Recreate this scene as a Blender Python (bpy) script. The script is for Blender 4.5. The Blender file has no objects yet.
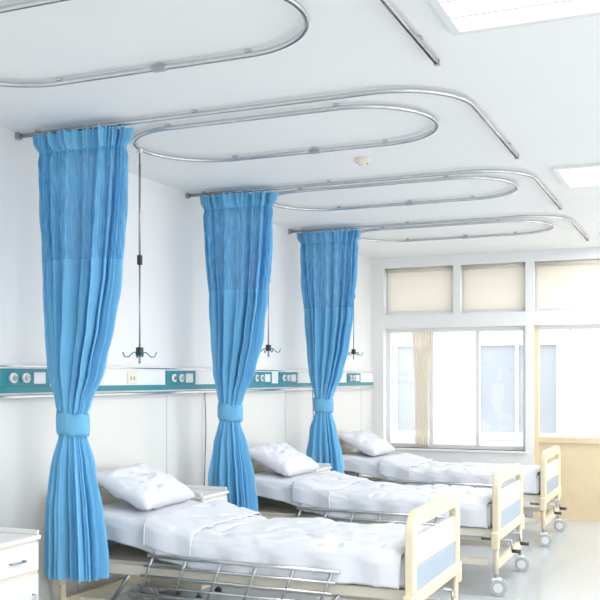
import bpy, bmesh, math, random
from mathutils import Vector, noise, Matrix
random.seed(3)
S=bpy.context.scene
try:
    S.view_settings.view_transform='Standard'
except Exception: pass

# ---------------- materials
def mat(name,col,rough=.5,metal=0,noise_amt=0,scale=8,bump=0,alpha=1,emit=0,sheen=0,trans=0,bscale=None):
    m=bpy.data.materials.new(name); m.use_nodes=True
    nt=m.node_tree; b=nt.nodes['Principled BSDF']
    b.inputs['Base Color'].default_value=(*col,1); b.inputs['Roughness'].default_value=rough
    b.inputs['Metallic'].default_value=metal; b.inputs['Alpha'].default_value=alpha
    if emit:
        b.inputs['Emission Color'].default_value=(*col,1); b.inputs['Emission Strength'].default_value=emit
    tc=nt.nodes.new('ShaderNodeTexCoord')
    nz=nt.nodes.new('ShaderNodeTexNoise'); nz.inputs['Scale'].default_value=scale
    nt.links.new(tc.outputs['Object'],nz.inputs['Vector'])
    if noise_amt:
        mx=nt.nodes.new('ShaderNodeMix'); mx.data_type='RGBA'
        mx.inputs[6].default_value=(*[c*(1-noise_amt) for c in col],1)
        mx.inputs[7].default_value=(*[min(1,c*(1+noise_amt)) for c in col],1)
        nt.links.new(nz.outputs['Fac'],mx.inputs[0]); nt.links.new(mx.outputs[2],b.inputs['Base Color'])
    if bump:
        n2=nt.nodes.new('ShaderNodeTexNoise'); n2.inputs['Scale'].default_value=bscale or scale*4
        nt.links.new(tc.outputs['Object'],n2.inputs['Vector'])
        bp=nt.nodes.new('ShaderNodeBump'); bp.inputs['Strength'].default_value=bump; bp.inputs['Distance'].default_value=.01
        nt.links.new(n2.outputs['Fac'],bp.inputs['Height']); nt.links.new(bp.outputs['Normal'],b.inputs['Normal'])
    return m
M={}
M['wall']=mat('wall_paint',(.865,.87,.87),.7,noise_amt=.01,scale=2,bump=.05,bscale=150)
M['ceil']=mat('ceiling_paint',(.90,.90,.895),.8,noise_amt=.01,scale=1.5)
M['wains']=mat('wainscot_laminate',(.78,.78,.755),.35,noise_amt=.015,scale=3)
M['seam']=mat('seam_grey',(.5,.52,.53),.6)
M['floor']=mat('vinyl_floor',(.52,.56,.585),.14,noise_amt=.05,scale=25)
M['rail']=mat('anodised_rail',(.66,.67,.68),.24,metal=.85,noise_amt=.04,scale=30)
M['alu']=mat('aluminium',(.66,.67,.68),.22,metal=.95,noise_amt=.04,scale=30)
M['steel']=mat('steel',(.42,.44,.46),.3,metal=.9,noise_amt=.03,scale=20)
M['white']=mat('white_plastic',(.83,.84,.84),.4,noise_amt=.01)
M['cream']=mat('cream_abs',(.78,.69,.50),.4,noise_amt=.02,scale=4)
M['creaml']=mat('cream_light',(.82,.77,.64),.45,noise_amt=.02,scale=4)
M['bluegrey']=mat('bluegrey_panel',(.36,.45,.54),.4,noise_amt=.03)
M['teal']=mat('teal_panel',(.03,.25,.31),.4,noise_amt=.05)
M['dark']=mat('dark_rubber',(.05,.06,.07),.6,noise_amt=.1)
M['sheet']=mat('white_cotton',(.77,.79,.84),.9,noise_amt=.015,scale=5,bump=.35,bscale=14)
M['wood']=mat('wood_panel',(.78,.63,.42),.45,noise_amt=.08,scale=6)
M['fac']=mat('facade_render',(.62,.60,.57),.9,noise_amt=.04,scale=1)
M['facw']=mat('facade_window',(.28,.31,.34),.2,noise_amt=.15,scale=1)
M['lamp']=mat('lamp_diffuser',(1,1,1),.5,emit=1.4)
M['pipe']=mat('lamp_frame',(.8,.81,.82),.4)
# curtain materials
def cloth(name,c1,c2,alpha,trl=.35,net=False):
    m=bpy.data.materials.new(name); m.use_nodes=True; nt=m.node_tree
    b=nt.nodes['Principled BSDF']; out=nt.nodes['Material Output']
    b.inputs['Roughness'].default_value=.85
    tc=nt.nodes.new('ShaderNodeTexCoord'); mp=nt.nodes.new('ShaderNodeMapping'); mp.inputs['Scale'].default_value=(60,60,3) if not net else (110,110,9)
    nz=nt.nodes.new('ShaderNodeTexNoise'); nz.inputs['Scale'].default_value=1
    nt.links.new(tc.outputs['Object'],mp.inputs['Vector']); nt.links.new(mp.outputs['Vector'],nz.inputs['Vector'])
    mx=nt.nodes.new('ShaderNodeMix'); mx.data_type='RGBA'; mx.inputs[6].default_value=(*c1,1); mx.inputs[7].default_value=(*c2,1)
    nt.links.new(nz.outputs['Fac'],mx.inputs[0]); nt.links.new(mx.outputs[2],b.inputs['Base Color'])
    t=nt.nodes.new('ShaderNodeBsdfTranslucent'); nt.links.new(mx.outputs[2],t.inputs['Color'])
    ms=nt.nodes.new('ShaderNodeMixShader'); ms.inputs[0].default_value=trl
    nt.links.new(b.outputs[0],ms.inputs[1]); nt.links.new(t.outputs[0],ms.inputs[2]); last=ms
    if alpha<1:
        tr=nt.nodes.new('ShaderNodeBsdfTransparent'); m2=nt.nodes.new('ShaderNodeMixShader'); m2.inputs[0].default_value=alpha
        if net:
            mr=nt.nodes.new('ShaderNodeMapRange'); mr.inputs['From Min'].default_value=.35; mr.inputs['From Max'].default_value=.65
            mr.inputs['To Min'].default_value=alpha-.18; mr.inputs['To Max'].default_value=min(1,alpha+.15)
            nt.links.new(nz.outputs['Fac'],mr.inputs['Value']); nt.links.new(mr.outputs[0],m2.inputs[0])
        nt.links.new(tr.outputs[0],m2.inputs[1]); nt.links.new(ms.outputs[0],m2.inputs[2]); last=m2
    nt.links.new(last.outputs[0],out.inputs['Surface'])
    return m
M['cur']=cloth('blue_curtain_cloth',(.15,.50,.82),(.27,.65,.93),1,.2)
M['net']=cloth('blue_curtain_net',(.09,.42,.78),(.27,.65,.93),.82,.2,True)
M['drape']=cloth('beige_drape',(.75,.68,.58),(.88,.84,.76),.9,.5)
M['blind']=cloth('pale_blind',(.90,.87,.80),(.93,.90,.84),1,.5)
g=bpy.data.materials.new('window_glass'); g.use_nodes=True; nt=g.node_tree
tr=nt.nodes.new('ShaderNodeBsdfTransparent'); gl=nt.nodes.new('ShaderNodeBsdfGlossy'); gl.inputs['Roughness'].default_value=.02
ms=nt.nodes.new('ShaderNodeMixShader'); ms.inputs[0].default_value=.06
nt.links.new(tr.outputs[0],ms.inputs[1]); nt.links.new(gl.outputs[0],ms.inputs[2]); nt.links.new(ms.outputs[0],nt.nodes['Material Output'].inputs['Surface'])
M['glass']=g

# ---------------- helpers
class B:
    """bmesh builder with several materials"""
    def __init__(s): s.bm=bmesh.new(); s.mats=[]
    def mi(s,m):
        if m not in s.mats: s.mats.append(m)
        return s.mats.index(m)
    def box(s,x0,x1,y0,y1,z0,z1,m,bev=0,seg=2,rot=None):
        r=bmesh.ops.create_cube(s.bm,size=1)
        vs=r['verts']; c=Vector(((x0+x1)/2,(y0+y1)/2,(z0+z1)/2))
        for v in vs: v.co=Vector((v.co.x*(x1-x0),v.co.y*(y1-y0),v.co.z*(z1-z0)))
        i=s.mi(m); fs=set(f for v in vs for f in v.link_faces)
        for f in fs: f.material_index=i
        allv=vs
        if bev:
            es=list(set(e for v in vs for e in v.link_edges))
            rr=bmesh.ops.bevel(s.bm,geom=es,offset=bev,segments=seg,profile=.5,affect='EDGES')
            allv=list(set(v for f in rr['faces'] for v in f.verts)|set(v for v in vs if v.is_valid))
            for f in rr['faces']: f.material_index=i
            for v in allv:
                for f in v.link_faces: f.material_index=i
        for v in allv:
            if rot: v.co=rot@v.co
            v.co+=c
    def tube(s,pts,r,m,n=10,closed=False):
        pts=[Vector(p) for p in pts]; N=len(pts); rings=[]; i=s.mi(m)
        prev=None
        for k,p in enumerate(pts):
            if closed: t=(pts[(k+1)%N]-pts[k-1])
            else: t=(pts[min(k+1,N-1)]-pts[max(k-1,0)])
            t.normalize()
            ref=prev if prev is not None else (Vector((0,0,1)) if abs(t.z)<.9 else Vector((1,0,0)))
            a=ref-t*ref.dot(t); a.normalize(); prev=a; b=t.cross(a)
            rr=r[k] if isinstance(r,(list,tuple)) else r
            rings.append([s.bm.verts.new(p+rr*(math.cos(2*math.pi*j/n)*a+math.sin(2*math.pi*j/n)*b)) for j in range(n)])
        for k in range(N if closed else N-1):
            A=rings[k];C=rings[(k+1)%N]
            for j in range(n):
                f=s.bm.faces.new((A[j],A[(j+1)%n],C[(j+1)%n],C[j])); f.material_index=i; f.smooth=True
        if not closed:
            for R in (rings[0][::-1],rings[-1]):
                f=s.bm.faces.new(R); f.material_index=i
    def cyl(s,p0,p1,r,m,n=20): s.tube([p0,p1],r,m,n)
    def sweep(s,pts,prof,m,closed=False,smooth=False):
        pts=[Vector(p) for p in pts];N=len(pts);i=s.mi(m);rings=[]
        for k in range(N):
            t=(pts[(k+1)%N]-pts[k-1]) if closed else (pts[min(k+1,N-1)]-pts[max(k-1,0)])
            t.normalize(); nrm=Vector((-t.y,t.x,0))
            rings.append([s.bm.verts.new(pts[k]+nrm*a+Vector((0,0,b))) for a,b in prof])
        n=len(prof)
        for k in range(N if closed else N-1):
            A=rings[k];C=rings[(k+1)%N]
            for j in range(n):
                f=s.bm.faces.new((A[j],A[(j+1)%n],C[(j+1)%n],C[j])); f.material_index=i; f.smooth=smooth
        if not closed:
            for R in (rings[0][::-1],rings[-1]):
                f=s.bm.faces.new(R); f.material_index=i
    def grid(s,P,m,cu=False,cv=False,smooth=True):
        i=s.mi(m); V=[[s.bm.verts.new(p) for p in row] for row in P]
        a=len(V);b=len(V[0])
        for u in range(a if cu else a-1):
            for v in range(b if cv else b-1):
                f=s.bm.faces.new((V[u][v],V[(u+1)%a][v],V[(u+1)%a][(v+1)%b],V[u][(v+1)%b]))
                f.material_index=i; f.smooth=smooth
        return V
    def plate(s,outline,x0,x1,m,hole=None):
        """extrude a (y,z) outline along x; optional hole outline with same vertex count"""
        i=s.mi(m); n=len(outline)
        A=[s.bm.verts.new((x0,y,z)) for y,z in outline];C=[s.bm.verts.new((x1,y,z)) for y,z in outline]
        fs=[]
        for j in range(n): fs.append(s.bm.faces.new((A[j],A[(j+1)%n],C[(j+1)%n],C[j])))
        if hole:
            D=[s.bm.verts.new((x0,y,z)) for y,z in hole];E=[s.bm.verts.new((x1,y,z)) for y,z in hole]
            for j in range(n):
                k=(j+1)%n
                fs.append(s.bm.faces.new((D[k],D[j],E[j],E[k])))
                fs.append(s.bm.faces.new((A[k],A[j],D[j],D[k])))
                fs.append(s.bm.faces.new((C[j],C[k],E[k],E[j])))
        else:
            fs.append(s.bm.faces.new(A[::-1])); fs.append(s.bm.faces.new(C))
        for f in fs: f.material_index=i
    def done(s,name,parent=None,loc=None):
        bmesh.ops.recalc_face_normals(s.bm,faces=s.bm.faces)
        me=bpy.data.meshes.new(name); s.bm.to_mesh(me); s.bm.free()
        for m in s.mats: me.materials.append(m)
        o=bpy.data.objects.new(name,me); S.collection.objects.link(o)
        if parent: o.parent=parent
        if loc: o.location=loc
        return o
def empty(name,loc=(0,0,0)):
    e=bpy.data.objects.new(name,None); e.location=loc; e.empty_display_size=.2; S.collection.objects.link(e); return e
def rrect(y0,y1,z0,z1,rt,rb,n=8):
    o=[]
    for (cy,cz,r,a0) in ((y1-rb,z0+rb,rb,-90),(y1-rt,z1-rt,rt,0),(y0+rt,z1-rt,rt,90),(y0+rb,z0+rb,rb,180)):
        for k in range(n+1):
            a=math.radians(a0+90*k/n); o.append((cy+r*math.cos(a),cz+r*math.sin(a)))
    return o
def wall_with_holes(name,axis,pos,th,a0,a1,z0,z1,holes,m):
    b=B(); As=sorted(set([a0,a1]+[h[0] for h in holes]+[h[1] for h in holes])); Zs=sorted(set([z0,z1]+[h[2] for h in holes]+[h[3] for h in holes]))
    for i in range(len(As)-1):
        for j in range(len(Zs)-1):
            ca=(As[i]+As[i+1])/2; cz=(Zs[j]+Zs[j+1])/2
            if any(h[0]<ca<h[1] and h[2]<cz<h[3] for h in holes): continue
            if axis=='y': b.box(As[i],As[i+1],pos,pos+th,Zs[j],Zs[j+1],m)
            else: b.box(pos,pos+th,As[i],As[i+1],Zs[j],Zs[j+1],m)
    bmesh.ops.remove_doubles(b.bm,verts=b.bm.verts,dist=1e-5)
    return b.done(name)

CZ=3.055; YF=11.0; XR=5.6; YB=-2.0
# ---------------- room shell
b=B(); b.box(-.2,XR+.2,YB-.2,YF+.25,-.1,0,M['floor']); b.done('floor')
b=B(); b.box(-.2,XR+.2,YB-.2,YF+.25,CZ,CZ+.15,M['ceil']); b.done('ceiling')
b=B(); b.box(-.2,0,YB-.2,YF+.25,0,CZ,M['wall']); b.done('wall_left')
b=B(); b.box(0,XR,YB-.2,YB,0,CZ,M['wall']); b.done('wall_rear')
WX0,WX1=.16,1.86; DX0,DX1=1.95,3.75
wall_with_holes('wall_far','y',YF,.25,0,XR,0,CZ,[(WX0,WX1,.76,2.2),(WX0,1.02,2.36,2.93),(1.1,WX1,2.36,2.93),(DX0,DX1,0,2.2),(DX0,2.8,2.36,2.93),(2.88,DX1,2.36,2.93)],M['wall'])
wall_with_holes('wall_right','x',XR,.2,YB-.2,YF+.25,0,CZ,[(-1.5,1.8,.5,2.8),(2.4,5.9,.5,2.8),(6.5,10.2,.5,2.8)],M['wall'])  # unseen wall; its large openings are added to let sky light in

def window(name,x0,x1,z0,z1,y,m,cols,bar=.05,sill=True,rows=None,blind=0):
    e=empty(name); b=B()
    b.box(x0,x0+bar,y,y+.07,z0,z1,m,.004); b.box(x1-bar,x1,y,y+.07,z0,z1,m,.004)
    b.box(x0+bar,x1-bar,y,y+.07,z0,z0+bar,m,.004); b.box(x0+bar,x1-bar,y,y+.07,z1-bar,z1,m,.004)
    for c in cols: b.box(c-bar/2,c+bar/2,y+.005,y+.065,z0+bar,z1-bar,m,.004)
    for r in rows or []: b.box(x0+bar,x1-bar,y+.008,y+.06,r-bar/2,r+bar/2,m,.004)
    b.done('frame',e)
    b=B(); b.box(x0+bar,x1-bar,y+.03,y+.036,z0+bar,z1-bar,M['glass']); b.done('glass',e)
    if sill:
        b=B(); b.box(x0-.03,x1+.03,y-.14,y,z0-.03,z0,M['white'],.006); b.done('sill',e)
    if blind:
        b=B(); b.tube([(x0+.02,y-.05,z1-.03),(x1-.02,y-.05,z1-.03)],.022,M['blind'],14)
        b.box(x0+.03,x1-.03,y-.032,y-.030,z1-blind,z1-.02,M['blind']); b.box(x0+.03,x1-.03,y-.037,y-.025,z1-blind-.015,z1-blind,M['white'])
        b.done('roller_blind',e)
window('window_1',WX0,WX1,.76,2.2,YF+.12,M['white'],[.72,1.28])
window('window_2',WX0,1.02,2.36,2.93,YF+.12,M['white'],[],sill=False,blind=.52)
window('window_3',1.1,WX1,2.36,2.93,YF+.12,M['white'],[],sill=False,blind=.52)
window('window_4',DX0,2.8,2.36,2.93,YF+.12,M['white'],[],sill=False,blind=.52)
window('window_5',2.88,DX1,2.36,2.93,YF+.12,M['white'],[],sill=False,blind=.52)
e=empty('door_1'); b=B(); y=YF+.05
b.box(DX0,DX0+.05,y,y+.08,0,2.2,M['wood'],.004); b.box(DX1-.05,DX1,y,y+.08,0,2.2,M['wood'],.004)
b.box(DX0+.05,DX1-.05,y,y+.08,2.15,2.2,M['white'],.004)
b.box(DX0+.05,DX1-.05,y,y+.08,.86,.93,M['wood'],.004)
b.box(2.82,2.88,y,y+.08,0,2.15,M['wood'],.004)
b.box(DX0+.05,2.82,y+.02,y+.06,0,.86,M['wood']); b.box(2.88,DX1-.05,y+.02,y+.06,0,.86,M['wood'])
b.box(2.33,2.37,y+.01,y+.07,.93,2.15,M['white'],.003)
b.done('frame',e)
b=B(); b.box(DX0+.05,DX1-.05,y+.035,y+.041,.93,2.15,M['glass']); b.done('glass',e)
for k,(a,c) in enumerate([(-1.5,1.8),(2.4,5.9),(6.5,10.2)]):  # added out-of-view window frames, around the openings that brighten the room
    e=empty('window_%d'%(k+6)); b=B(); m=M['white']; X=XR+.06
    b.box(X,X+.06,a,a+.05,.5,2.8,m); b.box(X,X+.06,c-.05,c,.5,2.8,m); b.box(X,X+.06,a+.05,c-.05,.5,.55,m); b.box(X,X+.06,a+.05,c-.05,2.75,2.8,m)
    b.box(X,X+.06,(a+c)/2-.025,(a+c)/2+.025,.55,2.75,m); b.done('frame',e)
b=B(); b.box(0,.012,YB,YF,.1,1.5,M['wains'])
yy=YB+.5
while yy<YF: b.box(.012,.0135,yy-.003,yy+.003,.1,1.5,M['seam']); yy+=1.1
b.done('trim_1')
b=B(); b.box(0,.018,YB,YF,0,.1,M['seam'],.003); b.done('baseboard_left')
b=B(); b.box(.02,DX0,YF-.015,YF,0,.1,M['seam'],.003); b.done('baseboard_far')

# ---------------- ceiling lights
def ceiling_light(y0,y1,x0=2.78,x1=3.98):
    e=empty('ceiling_light',((x0+x1)/2,(y0+y1)/2,CZ)); hx=(x1-x0)/2; hy=(y1-y0)/2
    b=B(); f=.035
    b.box(-hx,hx,-hy,-hy+f,-.02,0,M['pipe']);b.box(-hx,hx,hy-f,hy,-.02,0,M['pipe'])
    b.box(-hx,-hx+f,-hy+f,hy-f,-.02,0,M['pipe']);b.box(hx-f,hx,-hy+f,hy-f,-.02,0,M['pipe'])
    for q in (-.17,0,.17): b.box(-hx+f,hx-f,q-.008,q+.008,-.018,0,M['pipe'])
    b.done('frame',e)
    b=B(); b.box(-hx+f,hx-f,-hy+f,hy-f,-.006,-.002,M['lamp']); b.done('diffuser',e)
    L=bpy.data.lights.new('lamp','AREA'); L.shape='RECTANGLE'; L.size=1.1; L.size_y=.6; L.energy=40; L.color=(1,.985,.96)
    o=bpy.data.objects.new('lamp',L); S.collection.objects.link(o); o.parent=e; o.location=(0,0,-.03)
for y in (-.3,3.2,6.7,9.9): ceiling_light(y,y+.72)

b=B(); prof=[(.001,0),(.055,0),(.055,-.015),(.045,-.03),(.028,-.034),(.026,-.045),(.001,-.047)]
n=28
b.grid([[Vector((r*math.cos(2*math.pi*k/n),r*math.sin(2*math.pi*k/n),z)) for r,z in prof] for k in range(n)],M['creaml'],cu=True)
b.cyl((.03,0,-.03),(.034,0,-.036),.006,M['dark'],8)
b.done('smoke_detector',None,(1.66,5.96,CZ))

# ---------------- rails
RZ=CZ-.024
R=.0125
prof=[]
for k in range(15):
    a=math.radians(-60+300*k/14); prof.append((R*math.cos(a),R*math.sin(a)*1.05))
for k in range(15):
    a=math.radians(240-300*k/14); prof.append(((R-.0025)*math.cos(a),(R-.0025)*math.sin(a)*1.05))
def lug(b,x,y): b.box(x-.014,x+.014,y-.014,y+.014,RZ+.010,CZ,M['rail'],.002)
def clip(b,x,y):
    b.box(x-.014,x+.014,y-.014,y+.014,RZ+.012,CZ,M['rail'])
    b.box(x-.035,x+.035,y-.015,y+.015,RZ-.014,RZ+.014,M['steel'],.003)
def Lrail(y0,y1,xe=2.63,r=.42,x0=.02):
    b=B(); pts=[(x0,y0,RZ),(.8,y0,RZ),(1.5,y0,RZ)]
    for k in range(25):
        a=math.radians(-90+90*k/24); pts.append((xe-r+r*math.cos(a),y0+r+r*math.sin(a),RZ))
    pts+= [(xe,(y0+y1)/2+.2,RZ),(xe,y1,RZ)]
    b.sweep(pts,prof,M['rail'],smooth=True)
    for x in (.15,1.2): lug(b,x,y0)
    lug(b,xe,y1-.28)
    b.box(xe-.014,xe+.014,y1-.005,y1+.02,RZ-.014,RZ+.014,M['steel'],.003)
    b.box(x0-.02,x0+.005,y0-.02,y0+.02,RZ-.02,RZ+.02,M['steel'],.003)
    b.done('l_shape_curtain_rail')
for y0 in (2.52,4.52,6.52,8.52): Lrail(y0,y0+1.68)
def oval(cy,x0,x1,h=.42):
    b=B(); pts=[]
    for k in range(33):
        a=math.radians(-90+180*k/32); pts.append((x1-h+h*math.cos(a),cy+h*math.sin(a),RZ))
    for k in range(33):
        a=math.radians(90+180*k/32); pts.append((x0+h+h*math.cos(a),cy+h*math.sin(a),RZ))
    b.sweep(pts,prof,M['rail'],closed=True,smooth=True)
    clip(b,(x0+x1)/2+.05,cy+h)
    for x in (x0+h,x1-h):
        for s in (-1,1): lug(b,x,cy+s*h)
    b.done('oval_iv_rail')
for c,a,d in ((3.36,.45,2.31),(5.13,.5,2.37),(7.1,.48,2.46),(9.12,.48,2.43)): oval(c,a,d)

# ---------------- IV hangers
def hanger(x,y,zb):
    b=B(); zt=RZ-.02
    b.box(-.016,.016,-.01,.01,zt-.02,zt+.006,M['white'],.003)
    b.tube([(0,0,zt-.02),(0,0,zt-.09)],.004,M['dark'],8)
    b.tube([(0,0,zt-.09),(0,0,zb+.62)],.007,M['steel'],12)
    b.box(-.013,.013,-.013,.013,zb+.58,zb+.64,M['dark'],.004)
    b.tube([(0,0,zb+.58),(0,0,zb+.07)],.0055,M['steel'],10)
    b.box(-.018,.018,-.018,.018,zb+.02,zb+.07,M['dark'],.005)
    for a in range(4):
        t=math.radians(45+90*a); d=Vector((math.cos(t),math.sin(t),0))
        b.tube([Vector((0,0,zb+.045)),d*.045+Vector((0,0,zb+.035)),d*.07+Vector((0,0,zb+.01)),d*.095+Vector((0,0,zb+.012)),d*.105+Vector((0,0,zb+.04))],.004,M['teal'],8)
    b.tube([(0,0,zb+.02),(0,0,zb-.03)],.008,M['steel'],10)
    b.done('iv_hanger',None,(x,y,0))
hanger(.53,5.02,1.72); hanger(.49,6.99,1.80); hanger(.49,9.02,1.82)

# ---------------- curtains
def curtain(y,seed,xc=.41,k=1):
    rnd=random.Random(seed); e=empty('hospital_curtain',(xc,y,0))
    ztop=RZ-.02; zb=.46
    keys=[(ztop,.305,.07,.030,0),(2.95,.30,.07,.028,0),(2.90,.282,.055,.016,0),(2.84,.282,.065,.026,0),(2.6,.262,.075,.038,.005),(2.2,.222,.08,.042,.008),(1.9,.188,.085,.042,-.005),(1.65,.15,.085,.034,-.03),(1.45,.100,.07,.014,-.052),(1.37,.082,.06,.006,-.06),(1.28,.084,.06,.007,-.06),(1.1,.125,.08,.02,-.06),(.85,.155,.095,.034,-.05),(.65,.165,.10,.04,-.04),(zb,.17,.105,.042,-.035)]
    def kv(z):
        for i in range(len(keys)-1):
            a,c=keys[i],keys[i+1]
            if a[0]>=z>=c[0]:
                t=(a[0]-z)/(a[0]-c[0]); t=t*t*(3-2*t)*.5+t*.5
                return [a[j]+(c[j]-a[j])*t for j in range(1,5)]
        return keys[-1][1:]
    n=320
    ph=[rnd.uniform(0,6.28) for _ in range(6)]
    def pt(z,k):
        a=2*math.pi*k/n; w,d,am,off=kv(z)
        drift=.35*math.sin(z*2.1+ph[0])+.15*math.sin(z*5+ph[5])
        p=(math.sin(17*a+ph[1]+drift)+.6*math.sin(29*a+ph[2]-drift*1.5)+.6*math.sin(7*a+ph[3]+drift))*am*.62
        top=max(0,min(1,(z-2.80)/.08))
        p+=am*.5*math.sin(53*a+ph[4])*(.25+.75*top)
        p+=.008*noise.noise(Vector((math.cos(a)*3,math.sin(a)*3,z*6+seed)))
        ca,sa=math.cos(a),math.sin(a)
        cx=abs(ca)**.8*(1 if ca>0 else -1); cy=abs(sa)**.8*(1 if sa>0 else -1)
        nx,ny=ca*d,sa*w; L=math.hypot(nx,ny); nx/=L; ny/=L
        zz=z
        if z>=ztop-1e-6: zz=z-.008+.008*math.sin(53*a+ph[4])
        if z<=zb+1e-6: zz=z+.012*noise.noise(Vector((ca*2,sa*2,seed)))
        return Vector((off+cx*(w-.012)+nx*p, cy*d+ny*p, zz))
    def part(name,za,zc,m,r):
        b=B(); b.grid([[pt(za+(zc-za)*i/r,k) for k in range(n)] for i in range(r+1)],m,cv=True); return b.done(name,e)
    part('header',ztop,2.90,M['cur'],12)
    part('net',2.90,2.27,M['net'],24)
    part('drape',2.27,zb,M['cur'],74)
    b=B(); rows_=[]
    for z,ex in ((1.40,.004),(1.40,.014),(1.37,.018),(1.30,.018),(1.275,.014),(1.275,.004)):
        w,d=.085+ex,.062+ex
        rows_.append([Vector((-.06+w*math.cos(2*math.pi*k/40),d*math.sin(2*math.pi*k/40),z+.006*math.sin(k*.9)-.01*math.cos(2*math.pi*k/40))) for k in range(40)])
    b.grid(rows_,M['cur'],cv=True); b.done('tie_band',e)
    b=B()
    for k in range(12):
        x=-.28+.56*k/11; b.box(x-.005,x+.005,-.004,.004,ztop-.03,RZ-.0135,M['white'])
    b.done('gliders',e)
curtain(4.52,1,.46); curtain(6.52,2,.445); curtain(8.52,3,.42)

# ---------------- beds
def bed(yc,seed):
    rnd=random.Random(seed); e=empty('hospital_bed',(0,yc,0))
    xh,xf=.10,2.36; W=.51
    def board(name,x0,x1,top):
        b=B(); zb=.40
        out=rrect(-W,W,zb,top,.13,.03); hole=rrect(-W+.075,W-.075,zb+.07,top-.085,.07,.02)
        b.plate(out,x0,x1,M['cream'],hole)
        xm=(x0+x1)/2
        b.plate(rrect(-W+.07,W-.07,zb+.065,zb+.2,.02,.02),xm-.01,xm+.01,M['bluegrey'])
        b.plate(rrect(-W+.07,W-.07,zb+.2,top-.14,.03,.01),xm-.012,xm+.012,M['creaml'])
        b.plate(rrect(-.1,.1,top-.26,top-.2,.01,.01),xm-.016,xm+.016,M['white'])
        o=b.done(name,e); mod=o.modifiers.new('bev','BEVEL'); mod.width=.012; mod.segments=3; mod.limit_method='ANGLE'; mod.angle_limit=math.radians(50)
    board('footboard',xf-.05,xf,.90); board('headboard',xh,xh+.05,.97)
    b=B()
    for x in (xh+.025,xf-.025):
        for s in (-1,1):
            b.box(x-.03,x+.03,s*W-.03,s*W+.03,.34,.47,M['cream'],.012)
            b.tube([(x,s*(W-.03),.40),(x,s*(W-.03),.16)],.02,M['cream'],12)
    b.done('bumpers',e)
    b=B()
    for s in (-1,1):
        b.box(xh+.05,xf-.05,s*.42-.02,s*.42+.02,.42,.48,M['creaml'],.006)
        b.box(xh+.1,xf-.1,s*.40-.015,s*.40+.015,.20,.25,M['creaml'],.005)
        for x in (.55,1.9): b.tube([(x-.12,s*.4,.24),(x+.02,s*.41,.43)],.014,M['steel'],10)
    for x in (xh+.06,1.2,xf-.08): b.box(x-.02,x+.02,-.42,.42,.43,.47,M['creaml'],.004)
    for x in (xh+.03,xf-.03): b.box(x-.02,x+.02,-W+.03,W-.03,.19,.25,M['cream'],.006)
    b.box(xh+.08,xf-.08,-.40,.40,.475,.495,M['creaml'])
    b.done('frame',e)
    b=B()
    for x in (xh+.025,xf-.025):
        for s in (-1,1):
            y=s*(W-.03)
            b.tube([(x,y,.19),(x,y,.125)],.013,M['steel'],10)
            b.box(x-.03,x+.035,y-.03,y+.03,.105,.13,M['white'],.008)
            for q in (-.022,.022):
                b.cyl((x+.02,y+q-.009,.0605),(x+.02,y+q+.009,.0605),.06,M['seam'],24)
                b.cyl((x+.02,y+q-.011,.0605),(x+.02,y+q+.011,.0605),.035,M['white'],20)
    b.done('casters',e)
    b=B()
    for y in (-.18,.18):
        b.tube([(xf-.2,y,.36),(xf+.03,y,.36)],.011,M['steel'],10)
        b.tube([(xf+.03,y,.36),(xf+.035,y,.28)],.008,M['steel'],8)
        b.tube([(xf+.035,y,.28),(xf+.10,y,.28)],.014,M['dark'],12)
    b.done('cranks',e)
    b=B()
    for s in (-1,1):
        y=s*(W-.005)
        xs=[.75,1.95]
        for z in (.56,.50,.44,.38): b.tube([(xs[0]-(.56-z)*.4,y,z),(xs[1]-(.56-z)*.4,y,z)],.009 if z<.56 else .013,M['alu'],10)
        for k in range(6):
            x=xs[0]+.04+(xs[1]-xs[0]-.08)*k/5
            b.tube([(x,y,.57),(x-.1,y,.32)],.009,M['steel'],8)
        b.tube([(xs[0]-.13,y,.33),(xs[1]-.07,y,.33)],.014,M['alu'],10)
    b.done('side_rails',e)
    def ztop(x):
        t=min(1,max(0,(1.15-x)/.85)); return .65+.13*t*t*(3-2*t)
    b=B(); nx=60; P=[]
    for i in range(nx+1):
        x=xh+.07+(xf-.06-xh-.07)*i/nx; zt=ztop(x)-.01; z0=zt-.14; row=[]
        for k in range(32):
            a=2*math.pi*k/32; ca,sa=math.cos(a),math.sin(a)
            row.append(Vector((x,.44*(abs(ca)**.25)*(1 if ca>0 else -1),(zt+z0)/2+.07*(abs(sa)**.3)*(1 if sa>0 else -1))))
        P.append(row)
    V=b.grid(P,M['sheet'],cv=True); b.bm.faces.new(V[0][::-1]); b.bm.faces.new(V[-1])
    b.done('mattress',e)
    def cover(name,x0,x1,drop,th,amp,half):
        b=B(); nx=120; ny=100; P=[]
        tot=half+drop
        for i in range(nx+1):
            u=i/nx; x=x0+(x1-x0)*u; row=[]
            for j in range(ny+1):
                s=(j/ny*2-1)*tot; sg=1 if s>0 else -1; a=abs(s); r=.05
                if a<half-r: y=a; dz=0
                elif a<half-r+r*1.57:
                    t=(a-half+r)/r; y=half-r+r*math.sin(t); dz=-r*(1-math.cos(t))
                else:
                    y=half+.008; dz=-r-(a-(half-r+r*1.57))
                    y+= .010*math.sin(x*23+seed)+.012*noise.noise(Vector((x*5,seed,sg)))*min(1,(-dz-r)*8)
                    y=max(y,half-.002)
                nz=noise.noise(Vector((x*3.2,s*2.6,seed)))*amp+noise.noise(Vector((x*9+s*6,s*5-x*3,seed+5)))*amp*.55
                crease=abs(noise.noise(Vector((x*4.5-s*2,s*4.5,seed+9))))
                nz-= amp*.9*max(0,.12-crease)/.12
                edge=.012*math.exp(-min(u,1-u)*60)
                row.append(Vector((x+ (.02*noise.noise(Vector((s*3,seed,1))) if u in (0,1) else 0),sg*y,ztop(x)+th+dz+nz*(1 if a<half else .3)-edge*.6+amp*.5)))
            P.append(row)
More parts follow.
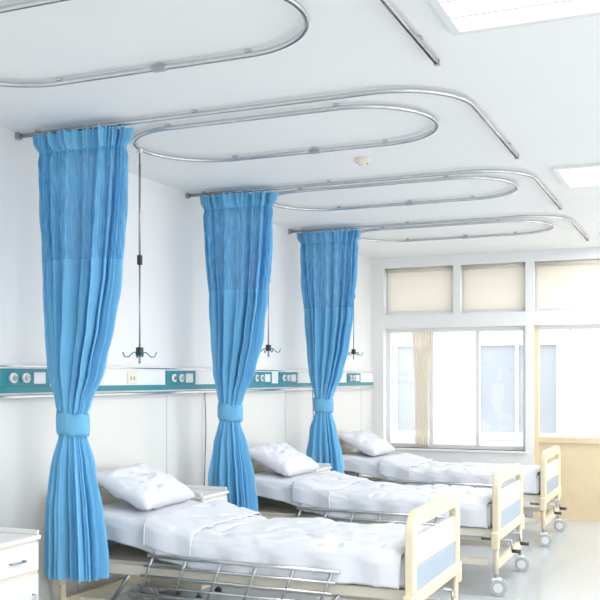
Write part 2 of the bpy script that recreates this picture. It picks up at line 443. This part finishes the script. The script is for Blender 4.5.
        b.grid(P,M['sheet']); o=b.done(name,e)
        mo=o.modifiers.new('s','SOLIDIFY'); mo.thickness=.01; mo.offset=-1
        return o
    cover('bed_sheet',xh+.08,xf-.07,.13,.006,.004,.455)
    cover('quilt',.78,xf-.09,.17,.03,.019,.475)
    cover('folded_quilt_edge',.70,1.02,.14,.052,.010,.478)
    b=B(); nu,nv=48,32
    def P_(sgn):
        P=[]
        for i in range(nu+1):
            row=[]
            for j in range(nv+1):
                u=i/nu*2-1; v=j/nv*2-1
                h=max(0,(1-abs(u)**3.2))**.5*max(0,(1-abs(v)**3.2))**.5
                X=v*.22*(1-.08*(1-abs(u)**2)*abs(v)); Y=u*.34*(1-.07*(1-v*v)*abs(u))
                z=sgn*(.075*h+.006)+ (noise.noise(Vector((u*2.5,v*2.5,seed+sgn)))*.026+noise.noise(Vector((u*6,v*6,seed)))*.016)*h
                row.append(Vector((X,Y,z)))
            P.append(row)
        return P
    b.grid(P_(1),M['sheet']); b.grid(P_(-1),M['sheet']); bmesh.ops.remove_doubles(b.bm,verts=b.bm.verts,dist=.013)
    o=b.done('pillow',e); o.location=(.41,.0,.90); o.rotation_euler=(0,math.radians(26),math.radians(rnd.uniform(-4,4)))
    for p in o.data.polygons: p.use_smooth=True
for i,y in enumerate([5.27,7.48,9.70]): bed(y,i*7+2)

# ---------------- bedside cabinets
def cabinet(yc):
    b=B(); w=.19; d=.22
    b.box(-d,d,-w,w,.1,.74,M['creaml'],.008)
    b.box(-d-.01,d+.015,-w-.01,w+.01,.74,.765,M['white'],.008)
    b.box(-d-.01,-d+.01,-w,w,.765,.80,M['white'],.005)
    for s in (-1,1): b.box(-d,d,s*w-.008,s*w+.008,.765,.79,M['white'],.004)
    b.box(d,d+.012,-w+.01,w-.01,.58,.73,M['white'],.004)
    b.box(d,d+.012,-w+.01,w-.01,.13,.56,M['white'],.004)
    b.tube([(d+.012,-.05,.65),(d+.035,-.05,.65),(d+.035,.05,.65),(d+.012,.05,.65)],.005,M['steel'],8)
    b.tube([(d+.012,.13,.38),(d+.035,.13,.38),(d+.035,.13,.46),(d+.012,.13,.46)],.005,M['steel'],8)
    for x in (-.17,.17):
        for y in (-.15,.15):
            b.tube([(x,y,.1),(x,y,.05)],.01,M['steel'],8)
            b.cyl((x,y-.012,.0255),(x,y+.012,.0255),.025,M['dark'],16)
    b.done('bedside_cabinet',None,(.26,yc,0))
cabinet(6.09); cabinet(3.92); cabinet(8.21)

# ---------------- head wall unit
e=empty('bed_head_unit'); b=B(); z0,z1=1.50,1.685; y0,y1=1.5,10.9
b.box(0.0,.06,y0,y1,z0,z1,M['white'],.008)
b.box(.06,.064,y0,y1,z0+.012,z0+.05,M['teal'])
b.box(.06,.068,y0,y1,z1-.02,z1-.012,M['alu'])
b.box(0,.075,y0,y1,z0-.02,z0,M['alu'],.004)
b.done('housing',e)
b=B()
for yp in (4.52,6.32,7.75,8.35,10.2):
    b.box(.06,.07,yp-.22,yp+.22,z0+.05,z1-.03,M['teal'],.003)
    for q in (-.13,-.02):
        b.cyl((.07,yp+q,1.6),(.09,yp+q,1.6),.03,M['white'],20); b.cyl((.09,yp+q,1.6),(.10,yp+q,1.6),.016,M['steel'],16)
    b.box(.07,.076,yp+.06,yp+.17,z0+.065,z1-.05,M['white'],.003)
for yp in (4.95,5.25,5.65,6.95,7.2,9.0,9.3,9.6):
    b.box(.06,.068,yp-.06,yp+.06,z0+.06,z1-.04,M['creaml'],.003)
    for q in (-.02,.02): b.box(.068,.0695,yp+q-.004,yp+q+.004,1.585,1.61,M['dark'])
b.done('outlets',e)
b=B()
for y in (6.76,9.05): b.tube([(.03,y,1.48),(.035,y+.01,1.2),(.03,y-.01,.7),(.035,y,.02)],.004,M['dark'],6)
b.done('power_cables',e)

# ---------------- window drape
def drape(xc,w,z0,z1,y):
    b=B(); n=80; P=[]
    for i in range(31):
        z=z1+(z0-z1)*i/30; t=i/30; ww=w*(1-.35*math.sin(min(1,t*1.6)*math.pi/2)); row=[]
        for k in range(n+1):
            s=k/n; row.append(Vector((xc+(s-.5)*ww,y+.02*math.sin(s*44+.4*math.sin(z*3)),z)))
        P.append(row)
    b.grid(P,M['drape']); b.done('window_curtain')
drape(.62,.26,.78,2.15,YF+.06)

# ---------------- outside
b=B(); Y=17.5
b.box(-9,14,Y,Y+.4,-.1,9,M['fac'])
for i in range(9):
    for j in range(3):
        x=-7+i*2.3; z=.6+j*2.9
        b.box(x,x+1.4,Y-.02,Y,z,z+1.6,M['facw']); b.box(x+.67,x+.73,Y-.06,Y-.02,z,z+1.6,M['white'])
        b.box(x-.08,x+1.48,Y-.12,Y,z-.12,z,M['white']); b.box(x-.06,x,Y-.08,Y,z,z+1.6,M['white']); b.box(x+1.4,x+1.46,Y-.08,Y,z,z+1.6,M['white']); b.box(x-.06,x+1.46,Y-.08,Y,z+1.6,z+1.68,M['white'])
b.done('neighbouring_building')
b=B(); b.box(-12,18,YF+.25,19,-.15,-.1,M['fac']); b.box(XR+.2,18,-10,YF+.25,-.15,-.1,M['fac']); b.done('ground')

# ---------------- light
w=bpy.data.worlds.new('World'); S.world=w; w.use_nodes=True; nt=w.node_tree; bg=nt.nodes['Background']
bg.inputs[0].default_value=(.96,.98,1,1); bg.inputs[1].default_value=4.0
sun=bpy.data.lights.new('sun','SUN'); sun.energy=.4; sun.angle=.03; o=bpy.data.objects.new('sun',sun); S.collection.objects.link(o)
o.rotation_euler=(math.radians(42),0,0)

# ---------------- camera
cam=bpy.data.cameras.new('camera'); cam.sensor_width=36; cam.lens=57; cam.shift_y=.13
o=bpy.data.objects.new('camera',cam); S.collection.objects.link(o); S.camera=o
o.location=(3.75,0,1.6); o.rotation_euler=(math.radians(90),0,math.radians(23.1))
